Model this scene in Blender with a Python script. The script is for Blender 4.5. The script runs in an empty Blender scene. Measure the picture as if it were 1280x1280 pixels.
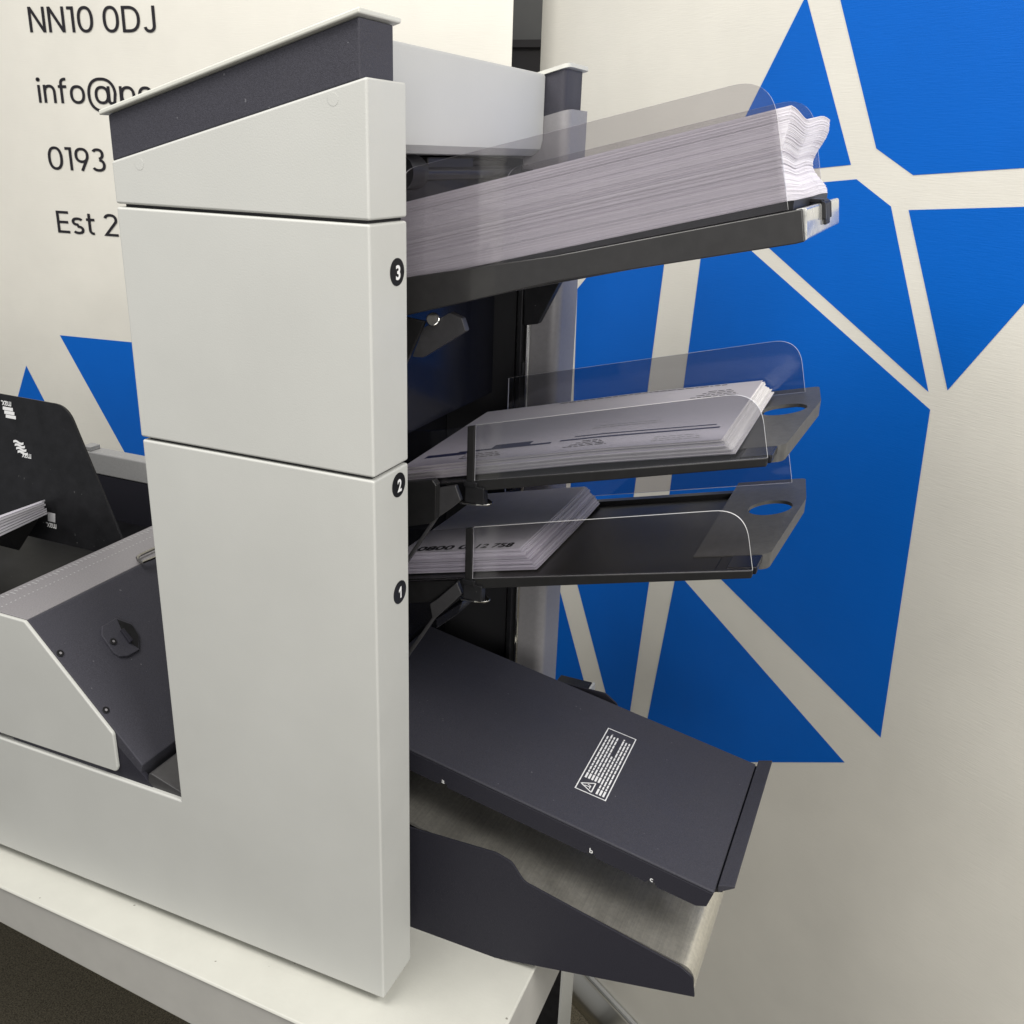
import bpy, bmesh, math, random
from mathutils import Vector, Matrix
random.seed(4)
S = bpy.context.scene
COL = S.collection
# ---------------------------------------------------------------- camera measured from the photograph
RX = Vector((0.91815195, 0.39481805, 0.03340225))     # image right in the world
RY = Vector((0.16861165, -0.31303415, -0.93465487))   # image down
RZ = Vector((-0.35856257, 0.8637872, -0.35398383))    # view direction
F = 1198.40
CAM = Vector((0.34099435, -0.56164877, 0.71808))
def ray(u, v): return RX*((u-640)/F) + RY*((v-640)/F) + RZ
def on(u, v, axis, val):
    d = ray(u, v); return CAM + d*((val-CAM[axis])/d[axis])
def onp(u, v, p0, n):
    d = ray(u, v); return CAM + d*((Vector(p0)-CAM).dot(n)/d.dot(n))
cd = bpy.data.cameras.new('camera'); cam = bpy.data.objects.new('camera', cd); COL.objects.link(cam)
cd.sensor_width = 36; cd.lens = F/1280*36; cd.clip_start = 0.02; cd.clip_end = 60
M = Matrix.Identity(4)
for i in range(3):
    M[i][0] = RX[i]; M[i][1] = -RY[i]; M[i][2] = -RZ[i]; M[i][3] = CAM[i]
cam.matrix_world = M; S.camera = cam

# ---------------------------------------------------------------- materials
def mat(name, col, rough=.5, metal=0, spec=.5, noise=None, bump=None, coat=0):
    m = bpy.data.materials.new(name); m.use_nodes = True
    nt = m.node_tree; b = nt.nodes['Principled BSDF']
    b.inputs['Base Color'].default_value = (*col, 1); b.inputs['Roughness'].default_value = rough
    b.inputs['Metallic'].default_value = metal; b.inputs['Specular IOR Level'].default_value = spec
    b.inputs['Coat Weight'].default_value = coat; b.inputs['Coat Roughness'].default_value = .08
    tc = nt.nodes.new('ShaderNodeTexCoord')
    if noise:
        sc, amt, det = noise[:3]
        n = nt.nodes.new('ShaderNodeTexNoise'); n.inputs['Scale'].default_value = sc; n.inputs['Detail'].default_value = det
        n.inputs['Roughness'].default_value = .6
        nt.links.new(tc.outputs['Object'], n.inputs['Vector'])
        r = nt.nodes.new('ShaderNodeMapRange'); r.inputs['From Min'].default_value = .3; r.inputs['From Max'].default_value = .7
        r.inputs['To Min'].default_value = 1-amt; r.inputs['To Max'].default_value = 1+amt
        nt.links.new(n.outputs['Fac'], r.inputs['Value'])
        x = nt.nodes.new('ShaderNodeVectorMath'); x.operation = 'SCALE'; x.inputs[0].default_value = col
        nt.links.new(r.outputs['Result'], x.inputs['Scale']); nt.links.new(x.outputs['Vector'], b.inputs['Base Color'])
    if bump:
        sc, st = bump
        n = nt.nodes.new('ShaderNodeTexNoise'); n.inputs['Scale'].default_value = sc; n.inputs['Detail'].default_value = 3
        nt.links.new(tc.outputs['Object'], n.inputs['Vector'])
        bp = nt.nodes.new('ShaderNodeBump'); bp.inputs['Strength'].default_value = st; bp.inputs['Distance'].default_value = .001
        nt.links.new(n.outputs['Fac'], bp.inputs['Height']); nt.links.new(bp.outputs['Normal'], b.inputs['Normal'])
    return m
def specks(m, scale, thr, col, soft=.03):
    nt = m.node_tree; b = nt.nodes['Principled BSDF']; src = b.inputs['Base Color'].links[0].from_socket
    tc = nt.nodes.new('ShaderNodeTexCoord'); n = nt.nodes.new('ShaderNodeTexNoise'); n.inputs['Scale'].default_value = scale; n.inputs['Detail'].default_value = 1
    nt.links.new(tc.outputs['Object'], n.inputs['Vector'])
    r = nt.nodes.new('ShaderNodeMapRange'); r.inputs['From Min'].default_value = thr; r.inputs['From Max'].default_value = thr+soft
    nt.links.new(n.outputs['Fac'], r.inputs['Value'])
    x = nt.nodes.new('ShaderNodeMix'); x.data_type = 'RGBA'; x.inputs['B'].default_value = (*col, 1)
    nt.links.new(r.outputs['Result'], x.inputs['Factor']); nt.links.new(src, x.inputs['A']); nt.links.new(x.outputs['Result'], b.inputs['Base Color'])
def smudge(m, scale, lo, hi):
    nt = m.node_tree; b = nt.nodes['Principled BSDF']
    tc = nt.nodes.new('ShaderNodeTexCoord'); n = nt.nodes.new('ShaderNodeTexNoise'); n.inputs['Scale'].default_value = scale; n.inputs['Detail'].default_value = 5
    n.inputs['Distortion'].default_value = .6; nt.links.new(tc.outputs['Object'], n.inputs['Vector'])
    r = nt.nodes.new('ShaderNodeMapRange'); r.inputs['From Min'].default_value = .3; r.inputs['From Max'].default_value = .7
    r.inputs['To Min'].default_value = lo; r.inputs['To Max'].default_value = hi
    nt.links.new(n.outputs['Fac'], r.inputs['Value']); nt.links.new(r.outputs['Result'], b.inputs['Roughness'])
def fabric(name, col, rough, spec=.4):
    m = mat(name, col, rough, noise=(9, .03, 3)); nt = m.node_tree; b = nt.nodes['Principled BSDF']
    tc = nt.nodes.new('ShaderNodeTexCoord'); sp = nt.nodes.new('ShaderNodeSeparateXYZ')
    nt.links.new(tc.outputs['Object'], sp.inputs[0])
    mp = nt.nodes.new('ShaderNodeMapping'); mp.inputs['Scale'].default_value = (60, 60, 900)
    nt.links.new(tc.outputs['Object'], mp.inputs[0])
    n = nt.nodes.new('ShaderNodeTexNoise'); n.inputs['Scale'].default_value = 1; n.inputs['Detail'].default_value = 2
    nt.links.new(mp.outputs[0], n.inputs['Vector'])
    bp = nt.nodes.new('ShaderNodeBump'); bp.inputs['Strength'].default_value = .24; bp.inputs['Distance'].default_value = .0008; b.inputs['Specular IOR Level'].default_value = spec
    nt.links.new(n.outputs['Fac'], bp.inputs['Height']); nt.links.new(bp.outputs['Normal'], b.inputs['Normal'])
    return m
def brushed(m, amt):
    nt = m.node_tree; b = nt.nodes['Principled BSDF']; src = b.inputs['Base Color'].links[0].from_socket
    tc = nt.nodes.new('ShaderNodeTexCoord'); mp = nt.nodes.new('ShaderNodeMapping'); mp.inputs['Scale'].default_value = (700, 14, 700)
    n = nt.nodes.new('ShaderNodeTexNoise'); n.inputs['Scale'].default_value = 1; n.inputs['Detail'].default_value = 3
    nt.links.new(tc.outputs['Object'], mp.inputs[0]); nt.links.new(mp.outputs[0], n.inputs['Vector'])
    r = nt.nodes.new('ShaderNodeMapRange'); r.inputs['From Min'].default_value = .3; r.inputs['From Max'].default_value = .7
    r.inputs['To Min'].default_value = 1-amt; r.inputs['To Max'].default_value = 1+amt*.6
    nt.links.new(n.outputs['Fac'], r.inputs['Value'])
    x = nt.nodes.new('ShaderNodeVectorMath'); x.operation = 'SCALE'; nt.links.new(src, x.inputs[0])
    nt.links.new(r.outputs['Result'], x.inputs['Scale']); nt.links.new(x.outputs['Vector'], b.inputs['Base Color'])
def clear(name, tint, rough=.03, haze=.03, hcol=(.5,.5,.5)):
    m = bpy.data.materials.new(name); m.use_nodes = True; nt = m.node_tree; nt.nodes.clear()
    out = nt.nodes.new('ShaderNodeOutputMaterial'); t = nt.nodes.new('ShaderNodeBsdfTransparent'); t.inputs[0].default_value = (*tint, 1)
    g = nt.nodes.new('ShaderNodeBsdfGlossy'); g.inputs['Roughness'].default_value = rough
    d = nt.nodes.new('ShaderNodeBsdfDiffuse'); d.inputs[0].default_value = (*hcol, 1)
    lw = nt.nodes.new('ShaderNodeLayerWeight'); lw.inputs['Blend'].default_value = .5
    pw = nt.nodes.new('ShaderNodeMath'); pw.operation = 'POWER'; pw.inputs[1].default_value = 4; nt.links.new(lw.outputs['Facing'], pw.inputs[0])
    fr = nt.nodes.new('ShaderNodeMath'); fr.operation = 'MULTIPLY_ADD'; fr.inputs[1].default_value = .55; fr.inputs[2].default_value = .055; nt.links.new(pw.outputs[0], fr.inputs[0])
    a = nt.nodes.new('ShaderNodeMixShader'); a.inputs[0].default_value = haze
    b = nt.nodes.new('ShaderNodeMixShader')
    nt.links.new(t.outputs[0], a.inputs[1]); nt.links.new(d.outputs[0], a.inputs[2])
    nt.links.new(fr.outputs[0], b.inputs[0]); nt.links.new(a.outputs[0], b.inputs[1]); nt.links.new(g.outputs[0], b.inputs[2])
    nt.links.new(b.outputs[0], out.inputs[0]); return m
WHITE = mat('white_plastic', (.505, .508, .482), .5, noise=(7, .035, 5), bump=(900, .12))
WHITE2 = mat('cool_white_plastic', (.41, .415, .41), .5, noise=(8, .02, 4), bump=(900, .1))
LID = mat('lid_plastic', (.58, .58, .53), .4, noise=(20, .03, 3))
CHAR = mat('charcoal_paint', (.047, .0465, .058), .6, spec=.22, noise=(1100, .20, 2), bump=(1300, .25))
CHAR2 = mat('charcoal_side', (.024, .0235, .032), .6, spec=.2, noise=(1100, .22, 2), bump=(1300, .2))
GREY = mat('grey_moulding', (.22, .21, .22), .5, noise=(700, .12, 2), bump=(900, .15))
LGREY = mat('light_grey_moulding', (.36, .36, .36), .5, noise=(300, .06, 2))
POST = mat('post_grey', (.25, .243, .25), .4, noise=(200, .05, 2))
BLACK = mat('black_plastic', (.011, .011, .0125), .42, spec=.3, noise=(60, .3, 3))
GLOSSB = mat('glossy_black', (.010, .010, .013), .24, spec=.35)
PANEL = mat('polished_black', (.012, .013, .020), .22, spec=.45)
ARM = mat('arm_plastic', (.038, .037, .039), .45, noise=(200, .1, 2))
TRAY = mat('tray_plastic', (.0135, .0132, .0135), .34, spec=.3, noise=(120, .12, 3))
DARKIN = mat('dark_interior', (.010, .010, .012), .7)
STEEL = mat('brushed_steel', (.88, .85, .76), .33, metal=.92, noise=(260, .10, 8), bump=(700, .2))
CHROME = mat('chrome', (.75, .74, .70), .16, metal=1)
DCHROME = mat('dark_chrome', (.30, .29, .27), .2, metal=1)
CLEAR = clear('clear_acrylic', (.85, .84, .85), .07, .012, (.6,.58,.62))
SMOKE = clear('smoked_acrylic', (.74, .74, .76), .09, .006, (.5, .5, .52))
SMOKE2 = clear('dark_smoked_acrylic', (.82, .81, .83), .09, .003, (.3, .3, .3))
EDGE = clear('lit_acrylic_edge', (.8, .8, .8), .2, .75, (.85, .85, .85))  # pale rim colour stands for light caught along the guide edges
ENDM = mat('frosted_end', (.45, .45, .43), .18, coat=.6, noise=(160, .35, 3))
TRAY3 = mat('tray_body_grey', (.030, .029, .029), .30, spec=.45, noise=(120, .1, 3), coat=.3)
TRAYEXT = mat('tray_end_grey', (.085, .083, .079), .45, noise=(160, .15, 3), bump=(500, .15))
PAPER = mat('paper', (.80, .78, .83), .8, noise=(60, .04, 4))
PAPERB = mat('paper_dull_edge', (.66, .63, .69), .8)  # duller paper tone, given to sheets at random
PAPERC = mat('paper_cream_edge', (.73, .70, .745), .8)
PAPER2 = mat('leaflet_paper', (.82, .80, .79), .75, noise=(60, .05, 4))
INK = mat('navy_ink', (.03, .035, .11), .6)
INKB = mat('black_ink', (.015, .015, .02), .6)
WINK = mat('white_ink', (.78, .78, .78), .6)
GINK = mat('grey_ink', (.45, .45, .46), .6)
FABW = fabric('banner_cream', (.80, .775, .70), .6)
FABB = fabric('banner_blue', (.0, .125, .58), .5, .2)
TEXTB = mat('text_black', (.012, .010, .014), .5)
TABLE = mat('table_cream_paint', (.57, .567, .515), .45, noise=(14, .05, 6), bump=(300, .1))
TABLES = mat('table_edge_grey', (.47, .46, .43), .5, noise=(25, .04, 4))
SILVER = mat('silver_aluminium', (.62, .60, .54), .28, metal=1)
WALLM = mat('wall_paint', (.16, .16, .155), .8, noise=(6, .1, 4))
WALLD = mat('dado_paint', (.045, .042, .043), .7, noise=(6, .1, 4))
def carpet():
    m = mat('carpet', (.11, .095, .065), .95, noise=(420, .75, 4), bump=(500, 1)); return m
CARPET = carpet()

brushed(STEEL, .10); specks(CHAR, 260, .785, (.13, .13, .145)); specks(TABLE, 150, .79, (.22, .21, .18), .02); specks(WHITE, 60, .81, (.30, .29, .26), .02)
specks(BLACK, 260, .77, (.12, .12, .12)); smudge(WHITE, 9, .38, .62); smudge(CHAR, 14, .48, .7); smudge(STEEL, 24, .30, .42); smudge(TABLE, 12, .35, .6)
# ---------------------------------------------------------------- helpers
def fin(name, bm, m, parent=None, bevel=0, seg=3, smooth=35):
    bmesh.ops.recalc_face_normals(bm, faces=bm.faces[:])
    me = bpy.data.meshes.new(name); bm.to_mesh(me); bm.free()
    ms = m if isinstance(m, (list, tuple)) else [m]
    for k in ms: me.materials.append(k)
    me.shade_smooth(); me.set_sharp_from_angle(angle=math.radians(smooth))
    o = bpy.data.objects.new(name, me); COL.objects.link(o)
    if parent:
        o.parent = parent
        o.matrix_parent_inverse = Matrix.Translation(-Vector(parent.location)) if parent.type == 'EMPTY' else Matrix.Identity(4)
    if bevel:
        b = o.modifiers.new('bevel', 'BEVEL'); b.width = bevel; b.segments = seg; b.limit_method = 'ANGLE'
        b.angle_limit = math.radians(40); b.harden_normals = True
    return o
def thing(name, label, cat, loc=(0,0,0), group=None):
    o = bpy.data.objects.new(name, None); o.location = loc; o.empty_display_size = .05; COL.objects.link(o)
    o['label'] = label; o['category'] = cat
    if group: o['group'] = group
    return o
def tag(o, label, cat, group=None):
    o['label'] = label; o['category'] = cat
    if group: o['group'] = group
    return o
def loft(bm, A, B, mi=0):
    """closed solid between two matching rings"""
    a = [bm.verts.new(p) for p in A]; b = [bm.verts.new(p) for p in B]; n = len(a)
    fs = [bm.faces.new(a), bm.faces.new(b[::-1])]
    for i in range(n): fs.append(bm.faces.new((a[i], b[i], b[(i+1) % n], a[(i+1) % n])))
    for f in fs: f.material_index = mi
def box(bm, x0, x1, y0, y1, z0, z1, mi=0):
    loft(bm, [(x0,y0,z0),(x1,y0,z0),(x1,y1,z0),(x0,y1,z0)], [(x0,y0,z1),(x1,y0,z1),(x1,y1,z1),(x0,y1,z1)], mi)
def guide_y(bm, prof, y0, y1):
    a = [bm.verts.new((x,y0,z)) for x,z in prof]; b = [bm.verts.new((x,y1,z)) for x,z in prof]; n = len(a)
    bm.faces.new(a); bm.faces.new(b[::-1])
    for i in range(n): bm.faces.new((a[i], b[i], b[(i+1) % n], a[(i+1) % n])).material_index = 1
def prism_y(bm, prof, y0, y1, mi=0):
    loft(bm, [(x,y0,z) for x,z in prof], [(x,y1,z) for x,z in prof], mi)
def prism_n(bm, pts, n, a, b, mi=0):
    n = Vector(n).normalized(); loft(bm, [p+n*a for p in pts], [p+n*b for p in pts], mi)
def rnd(pts, radii, seg=6):
    """round the corners of a 2-D polygon"""
    out = []; N = len(pts)
    for i in range(N):
        p = Vector(pts[i]); r = radii[i] if isinstance(radii, (list, tuple)) else radii
        if r <= 0: out.append(tuple(p)); continue
        a = (Vector(pts[i-1])-p); b = (Vector(pts[(i+1) % N])-p); la, lb = a.length, b.length; a /= la; b /= lb
        ang = a.angle(b); t = min(r/math.tan(ang/2), la*.49, lb*.49)
        s, e = p+a*t, p+b*t
        for k in range(seg+1):
            w = k/seg; out.append(tuple((1-w)**2*s + 2*w*(1-w)*p + w*w*e))
    return out
def tube(bm, pts, r, n=8):
    pts = [Vector(p) for p in pts]; rings = []
    for i, p in enumerate(pts):
        d = (pts[min(i+1, len(pts)-1)]-pts[max(i-1, 0)]).normalized()
        u = d.cross(Vector((.3,.2,.9))).normalized(); w = d.cross(u)
        rings.append([bm.verts.new(p+(u*math.cos(2*math.pi*k/n)+w*math.sin(2*math.pi*k/n))*r) for k in range(n)])
    for a, b in zip(rings, rings[1:]):
        for k in range(n): bm.faces.new((a[k], b[k], b[(k+1) % n], a[(k+1) % n]))
    bm.faces.new(rings[0]); bm.faces.new(rings[-1][::-1])
def disc(bm, c, n, r, h, seg=24, e1=None):
    n = Vector(n).normalized(); u = (n.orthogonal() if e1 is None else Vector(e1)).normalized(); w = n.cross(u); c = Vector(c)
    ring = [c+(u*math.cos(2*math.pi*k/seg)+w*math.sin(2*math.pi*k/seg))*r for k in range(seg)]
    loft(bm, ring, [p+n*h for p in ring])
def text_bm(bm, s, origin, right, up, width=None, height=None, depth=.0003, bold=0.0, space=1.0, flipx=False):
    """lettering as mesh; height = cap height in metres, width = total width"""
    c = bpy.data.curves.new('t', 'FONT'); c.body = s; c.size = 1; c.space_character = space; c.offset = bold; c.resolution_u = 6
    o = bpy.data.objects.new('t', c); COL.objects.link(o)
    dg = bpy.context.evaluated_depsgraph_get(); me = bpy.data.meshes.new_from_object(o.evaluated_get(dg))
    bpy.data.objects.remove(o); bpy.data.curves.remove(c)
    xs = [v.co.x for v in me.vertices]; x0, x1 = min(xs), max(xs)
    CAPH = .73
    sy = height/CAPH; sx = (width/(x1-x0)) if width else sy
    right = Vector(right).normalized(); up = Vector(up).normalized(); n = right.cross(up); origin = Vector(origin)
    t = bmesh.new(); t.from_mesh(me); bpy.data.meshes.remove(me)
    vm = {}
    for v in t.verts:
        vm[v] = bm.verts.new(origin + right*((v.co.x-x0)*sx) + up*(v.co.y*sy) + n*depth)
    for f in t.faces:
        try: bm.faces.new([vm[v] for v in f.verts])
        except ValueError: pass
    t.free()
def arc_pts(cx, cy, rx, ry, a0, a1, n=28, p=2.3):
    out = []
    for k in range(n+1):
        t = math.radians(a0+(a1-a0)*k/n); c, q = math.cos(t), math.sin(t)
        out.append((cx+rx*math.copysign(abs(c)**(2/p), c), cy+ry*math.copysign(abs(q)**(2/p), q)))
    return out
SW = .115; hw = SW/2
def ring_pts(cx, cy, rx, ry): return arc_pts(cx, cy, rx, ry, 0, 360, 40)
GLYPH = {
 'N': (.66, [[(hw,0),(hw,1)], [(hw+.012,1-.03),(.66-hw-.012,.03)], [(.66-hw,0),(.66-hw,1)]]),
 '1': (.27, [[(0,1-hw),(.27-hw,1-hw)], [(.27-hw,1),(.27-hw,0)]]),
 '0': (.62, [ring_pts(.31,.5,.31-hw,.5-hw+.01)]),
 'D': (.68, [[(hw,0),(hw,1)], [(0,1-hw),(.26,1-hw)]+arc_pts(.26,.5,.42-hw,.5-hw,90,-90)+[(0,hw)]]),
 'J': (.46, [[(.46-hw,1),(.46-hw,.27)]+arc_pts(.23,.27,.23-hw,.28-hw,0,-165)]),
 'i': (.13, [[(.065,0),(.065,.73)], ring_pts(.065,.95,.028,.028)]),
 'n': (.52, [[(hw,0),(hw,.74)], [(hw,.36)]+arc_pts(.26,.42,.26-hw,.33-hw,180,0)+[(.52-hw,0)]]),
 'f': (.36, [[(.13,0),(.13,.78)]+arc_pts(.31,.80,.18,.24-hw,180,80,12), [(0,.68),(.35,.68)]]),
 'o': (.62, [ring_pts(.31,.37,.31-hw,.38-hw)]),
 '@': (1.18, [ring_pts(.585,.37,.30-hw,.37-hw), [(.86,.73),(.86,.16)]+arc_pts(.97,.16,.11,.12,180,350,12)+arc_pts(.585,.37,.595-hw,.70-hw,5,316,60)]),
 'p': (.63, [[(hw,-.27),(hw,.74)], ring_pts(.33,.37,.30-hw,.38-hw)]),
 'e': (.60, [[(hw,.37),(.60-hw,.37)]+arc_pts(.30,.37,.30-hw,.38-hw,0,318)]),
 '9': (.58, [ring_pts(.29,.67,.29-hw,.33-hw), arc_pts(.29,.67,.29-hw,.33-hw,0,-25,4)+[(.26,0)]]),
 '3': (.54, [arc_pts(.25,.745,.25-hw,.255-hw,150,-80), arc_pts(.25,.28,.29-hw,.28-hw,80,-150)]),
 'E': (.52, [[(hw,0),(hw,1)], [(0,1-hw),(.52,1-hw)], [(0,.5),(.48,.5)], [(0,hw),(.52,hw)]]),
 's': (.50, [arc_pts(.25,.555,.25-hw,.195-hw,30,180,14)+arc_pts(.25,.555,.25-hw,.19-hw,180,265,8)+arc_pts(.25,.19,.25-hw,.20-hw,85,0,8)+arc_pts(.25,.19,.25-hw,.20-hw,0,-150,16)]),
 't': (.36, [[(.13,.95),(.13,.22)]+arc_pts(.29,.22,.16,.22-hw,180,275,12), [(0,.68),(.35,.68)]]),
 '2': (.56, [arc_pts(.28,.73,.28-hw,.27-hw,165,-25)+[(.06,hw),(.56,hw)]]),
}
def stroke_text(bm, s, origin, right, up, width, height):
    right, up = Vector(right).normalized(), Vector(up).normalized(); n = right.cross(up); origin = Vector(origin)
    tot = 0; runs = []
    for ch in s:
        if ch == ' ': tot += .26; continue
        w_, st = GLYPH[ch]; runs.append((tot, st)); tot += w_+.115
    tot -= .115; sx = width/tot; k = 0
    for x0, st in runs:
        for pl in st:
            k += 1; closed = (Vector(pl[0])-Vector(pl[-1])).length < 1e-6
            P_ = [Vector(p) for p in pl]; P_ = [p for i_, p in enumerate(P_) if i_ == 0 or (p-P_[i_-1]).length > 1e-5]
            L_, N_ = [], len(P_)
            for i_, p in enumerate(P_):
                a_ = P_[i_-1] if i_ else (P_[-2] if closed else None); b_ = P_[i_+1] if i_ < N_-1 else (P_[1] if closed else None)
                t0 = (p-a_).normalized() if a_ is not None else None; t1 = (b_-p).normalized() if b_ is not None else None
                t0 = t0 or t1; t1 = t1 or t0; m_ = Vector((-(t0.y+t1.y), t0.x+t1.x)); m_.normalize()
                m_ *= hw/max(.5, m_.dot(Vector((-t0.y, t0.x)))); L_.append((p+m_, p-m_))
            V_ = [[bm.verts.new(origin+right*((x0+q.x)*sx)+up*(q.y*height)+n*(.00002*k)) for q in pr] for pr in L_]
            for a_, b_ in zip(V_, V_[1:]): bm.faces.new((a_[0], a_[1], b_[1], b_[0]))
def quad(bm, o, a, b, mi=0):
    o, a, b = Vector(o), Vector(a), Vector(b)
    f = bm.faces.new([bm.verts.new(p) for p in (o, o+a, o+a+b, o+b)]); f.material_index = mi
X, Y, Z = Vector((1,0,0)), Vector((0,1,0)), Vector((0,0,1))

# ================================================================ SETTING
FLOOR = -.74
bm = bmesh.new(); quad(bm, (-4,-3,FLOOR), (8,0,0), (0,5.2,0)); o = fin('floor', bm, CARPET); o['kind'] = 'structure'
bm = bmesh.new(); box(bm, -4, 4, 1.75, 1.85, FLOOR, 2.2); o = fin('wall', bm, WALLM); o['kind'] = 'structure'
zl = on(660, 53, 1, 1.74).z
bm = bmesh.new(); box(bm, -4, 4, 1.735, 1.749, FLOOR, zl); box(bm, -4, 4, 1.72, 1.734, zl-.012, zl+.004)
o = fin('wall_panelling', bm, WALLD); o['kind'] = 'structure'

# ================================================================ BANNERS
def banner(name, label, p0, d, s0, s1, z0, z1, polys):
    """fabric sheet with the print laid half a millimetre proud of it"""
    d = Vector(d).normalized(); n = Vector((d.y, -d.x, 0))       # n faces the viewer
    root = thing(name, label, 'banner', (p0[0], p0[1], FLOOR), 'roll-up banners behind the machine')
    P = Vector((p0[0], p0[1], 0))
    def sz(u, v):
        w = onp(u, v, P, n); return ((w-P).dot(d), w.z)
    bm = bmesh.new()
    W = lambda s, z, k: P + d*s + Z*z + n*k
    loft(bm, [W(s0,z0,-.0006), W(s1,z0,-.0006), W(s1,z1,-.0006), W(s0,z1,-.0006)], [W(s0,z0,0), W(s1,z0,0), W(s1,z1,0), W(s0,z1,0)])
    for pl in polys:
        q = [sz(*p) for p in pl]; q = [(min(max(s, s0+.001), s1-.001), min(max(z, z0+.001), z1-.001)) for s, z in q]
        f = bm.faces.new([bm.verts.new(W(s,z,.0005)) for s, z in q]); f.material_index = 1
    fb = fin('fabric', bm, [FABW, FABB], root)
    return root, P, d, n, fb
pR = on(735, 1222, 2, -.70)
A = [(1008,-6),(1064,206),(893,224)]
B = [(1038,-60),(1050,-3),(1095.6,185.5),(1141.7,219),(1420,201),(1420,-60)]
Cc = [(1136,262.5),(1420,253),(1184.7,488)]
Cc = [(1136,262.5),(1330,257),(1330,323),(1184.7,488)]
Dd = [(1071,224),(1114,258),(1161,490),(885,241)]
Ee = [(884,264),(1163,512),(1101,922),(832,655)]
Ff = [(717,712),(814,712),(779,949)]
Gg = [(722,361),(735,345),(832,318),(795,600),(788,652),(712,652),(717,506)]
Hh = [(690,700),(759,960),(600,960)]
Ii = [(846,714),(1056,953),(799,952)]
rb, P, d, n, fb = banner('banner', 'cream banner covered in large blue shards standing behind the paper trays', pR, (.848,-.53,0), -.262, .74, -.70, 1.36,
    [A, B, Cc, Dd, Ee, Ff, Gg, Hh, Ii])
# its aluminium cassette on the carpet
bm = bmesh.new()
prof = [(-.02,0),(.036,0),(.036,.012),(.031,.026),(.012,.052),(-.012,.052),(-.02,.04)]
ends = [[P+d*s+n*a+Z*(FLOOR+b) for a, b in prof] for s in (-.285, .76)]
loft(bm, ends[0], ends[1]); fin('base', bm, SILVER, rb, .002)
bm = bmesh.new(); prof = [(.002,.0525),(.009,.0525),(.009,.058),(.002,.058)]
ends = [[P+d*s+n*a+Z*(FLOOR+b) for a, b in prof] for s in (-.28, .755)]
loft(bm, ends[0], ends[1]); fin('trim_strip', bm, WHITE2, rb)
bm = bmesh.new()
ends = [[P+d*s+n*a+Z*z for a, z in ((-.008,1.36),(.008,1.36),(.008,1.385),(-.008,1.385))] for s in (-.265, .743)]
loft(bm, ends[0], ends[1]); fin('top_rail', bm, SILVER, rb, .002)

pL = Vector((-.2476, .7958, 0)); dL = Vector((4238, 375, 0)).normalized()
lb, P, d, n, fb = banner('banner', 'cream banner with black contact lettering and small blue triangles, left of the other banner', pL, dL, -1.06, 0, -.70, 1.36,
    [[(75,419),(300,441),(178,605)], [(33,457),(82,552),(5,560)]])
for s_, u0, v0, u1, v1, h in (('NN10 0DJ',38.5,40.5,196,38.3,.0372), ('info@pe',49.5,128.3,193,126.5,.0372), ('0193',62.5,211.5,133.5,213.5,.0366),
                         ('Est 2',73.5,290.5,149,293.5,.0366)):
    a = onp(u0, v0, P, n); b = onp(u1, v1, P, n); bm = bmesh.new()
    stroke_text(bm, s_, a+n*.0012, d, Z, (b-a).dot(d), h); fin('lettering', bm, TEXTB, lb)
bm = bmesh.new(); prof = [(-.02,0),(.062,0),(.05,.03),(.012,.052),(-.02,.04)]
ends = [[P+d*s+n*a+Z*(FLOOR+b) for a, b in prof] for s in (-1.02, .02)]
loft(bm, ends[0], ends[1]); fin('base', bm, SILVER, lb, .002)

# ================================================================ TABLE
TZ = -.010
a = on(0, 1108, 2, TZ); b = on(375, 1280, 2, TZ); c = on(672, 1204, 2, TZ); e = on(635, 1280, 2, TZ)
def isect(p, q, r, s):
    x1,y1,x2,y2,x3,y3,x4,y4 = p.x,p.y,q.x,q.y,r.x,r.y,s.x,s.y
    D = (x1-x2)*(y3-y4)-(y1-y2)*(x3-x4)
    return Vector((((x1*y2-y1*x2)*(x3-x4)-(x1-x2)*(x3*y4-y3*x4))/D, ((x1*y2-y1*x2)*(y3-y4)-(y1-y2)*(x3*y4-y3*x4))/D, p.z))
fr = isect(a, b, c, e); dv = (a-b).normalized(); fl = fr + dv*1.5
dr = (c-e).normalized(); br = fr + dr*.60; bl = fl + Vector((0,.60,0))
tb = thing('table', 'cream painted table under the white mailing machine', 'table', (-.5, .3, FLOOR))
bm = bmesh.new(); ring = [fl, fr, br, bl]
loft(bm, ring, [p - Z*.004 for p in ring]); fin('table_top', bm, TABLE, tb, .003)
nf = Vector((-dv.y, dv.x, 0)); nf = nf if nf.y < 0 else -nf
q0 = onp(0, 1156, a, nf); q1 = onp(231, 1280, a, nf)
mz = (q1.z-q0.z)/(q1-q0).dot(-dv)
zb = lambda p: q0.z + mz*max(min((p-q0).dot(-dv), .42), -.3)
bm = bmesh.new()
th = Vector((0,.03,0)); N = 14
top = [fr+dv*(1.5*k/N) for k in range(N+1)]
R1 = [p - Z*.004 - nf*.002 for p in top] + [Vector((p.x,p.y,zb(p)))-nf*.002 for p in reversed(top)]
loft(bm, R1, [p - nf*.03 for p in R1]); fin('front_apron', bm, TABLES, tb, .002)
nr = Vector((dr.y, -dr.x, 0)); nr = nr if nr.x > 0 else -nr
bm = bmesh.new(); h = .091
R1 = [fr+dr*.0-Z*.004, br-Z*.004, br-Z*h, fr-Z*h]; R1 = [p + nr*0 - nr*.002 for p in R1]
loft(bm, R1, [p-nr*.03 for p in R1]); fin('side_apron', bm, TABLES, tb, .002)
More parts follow.
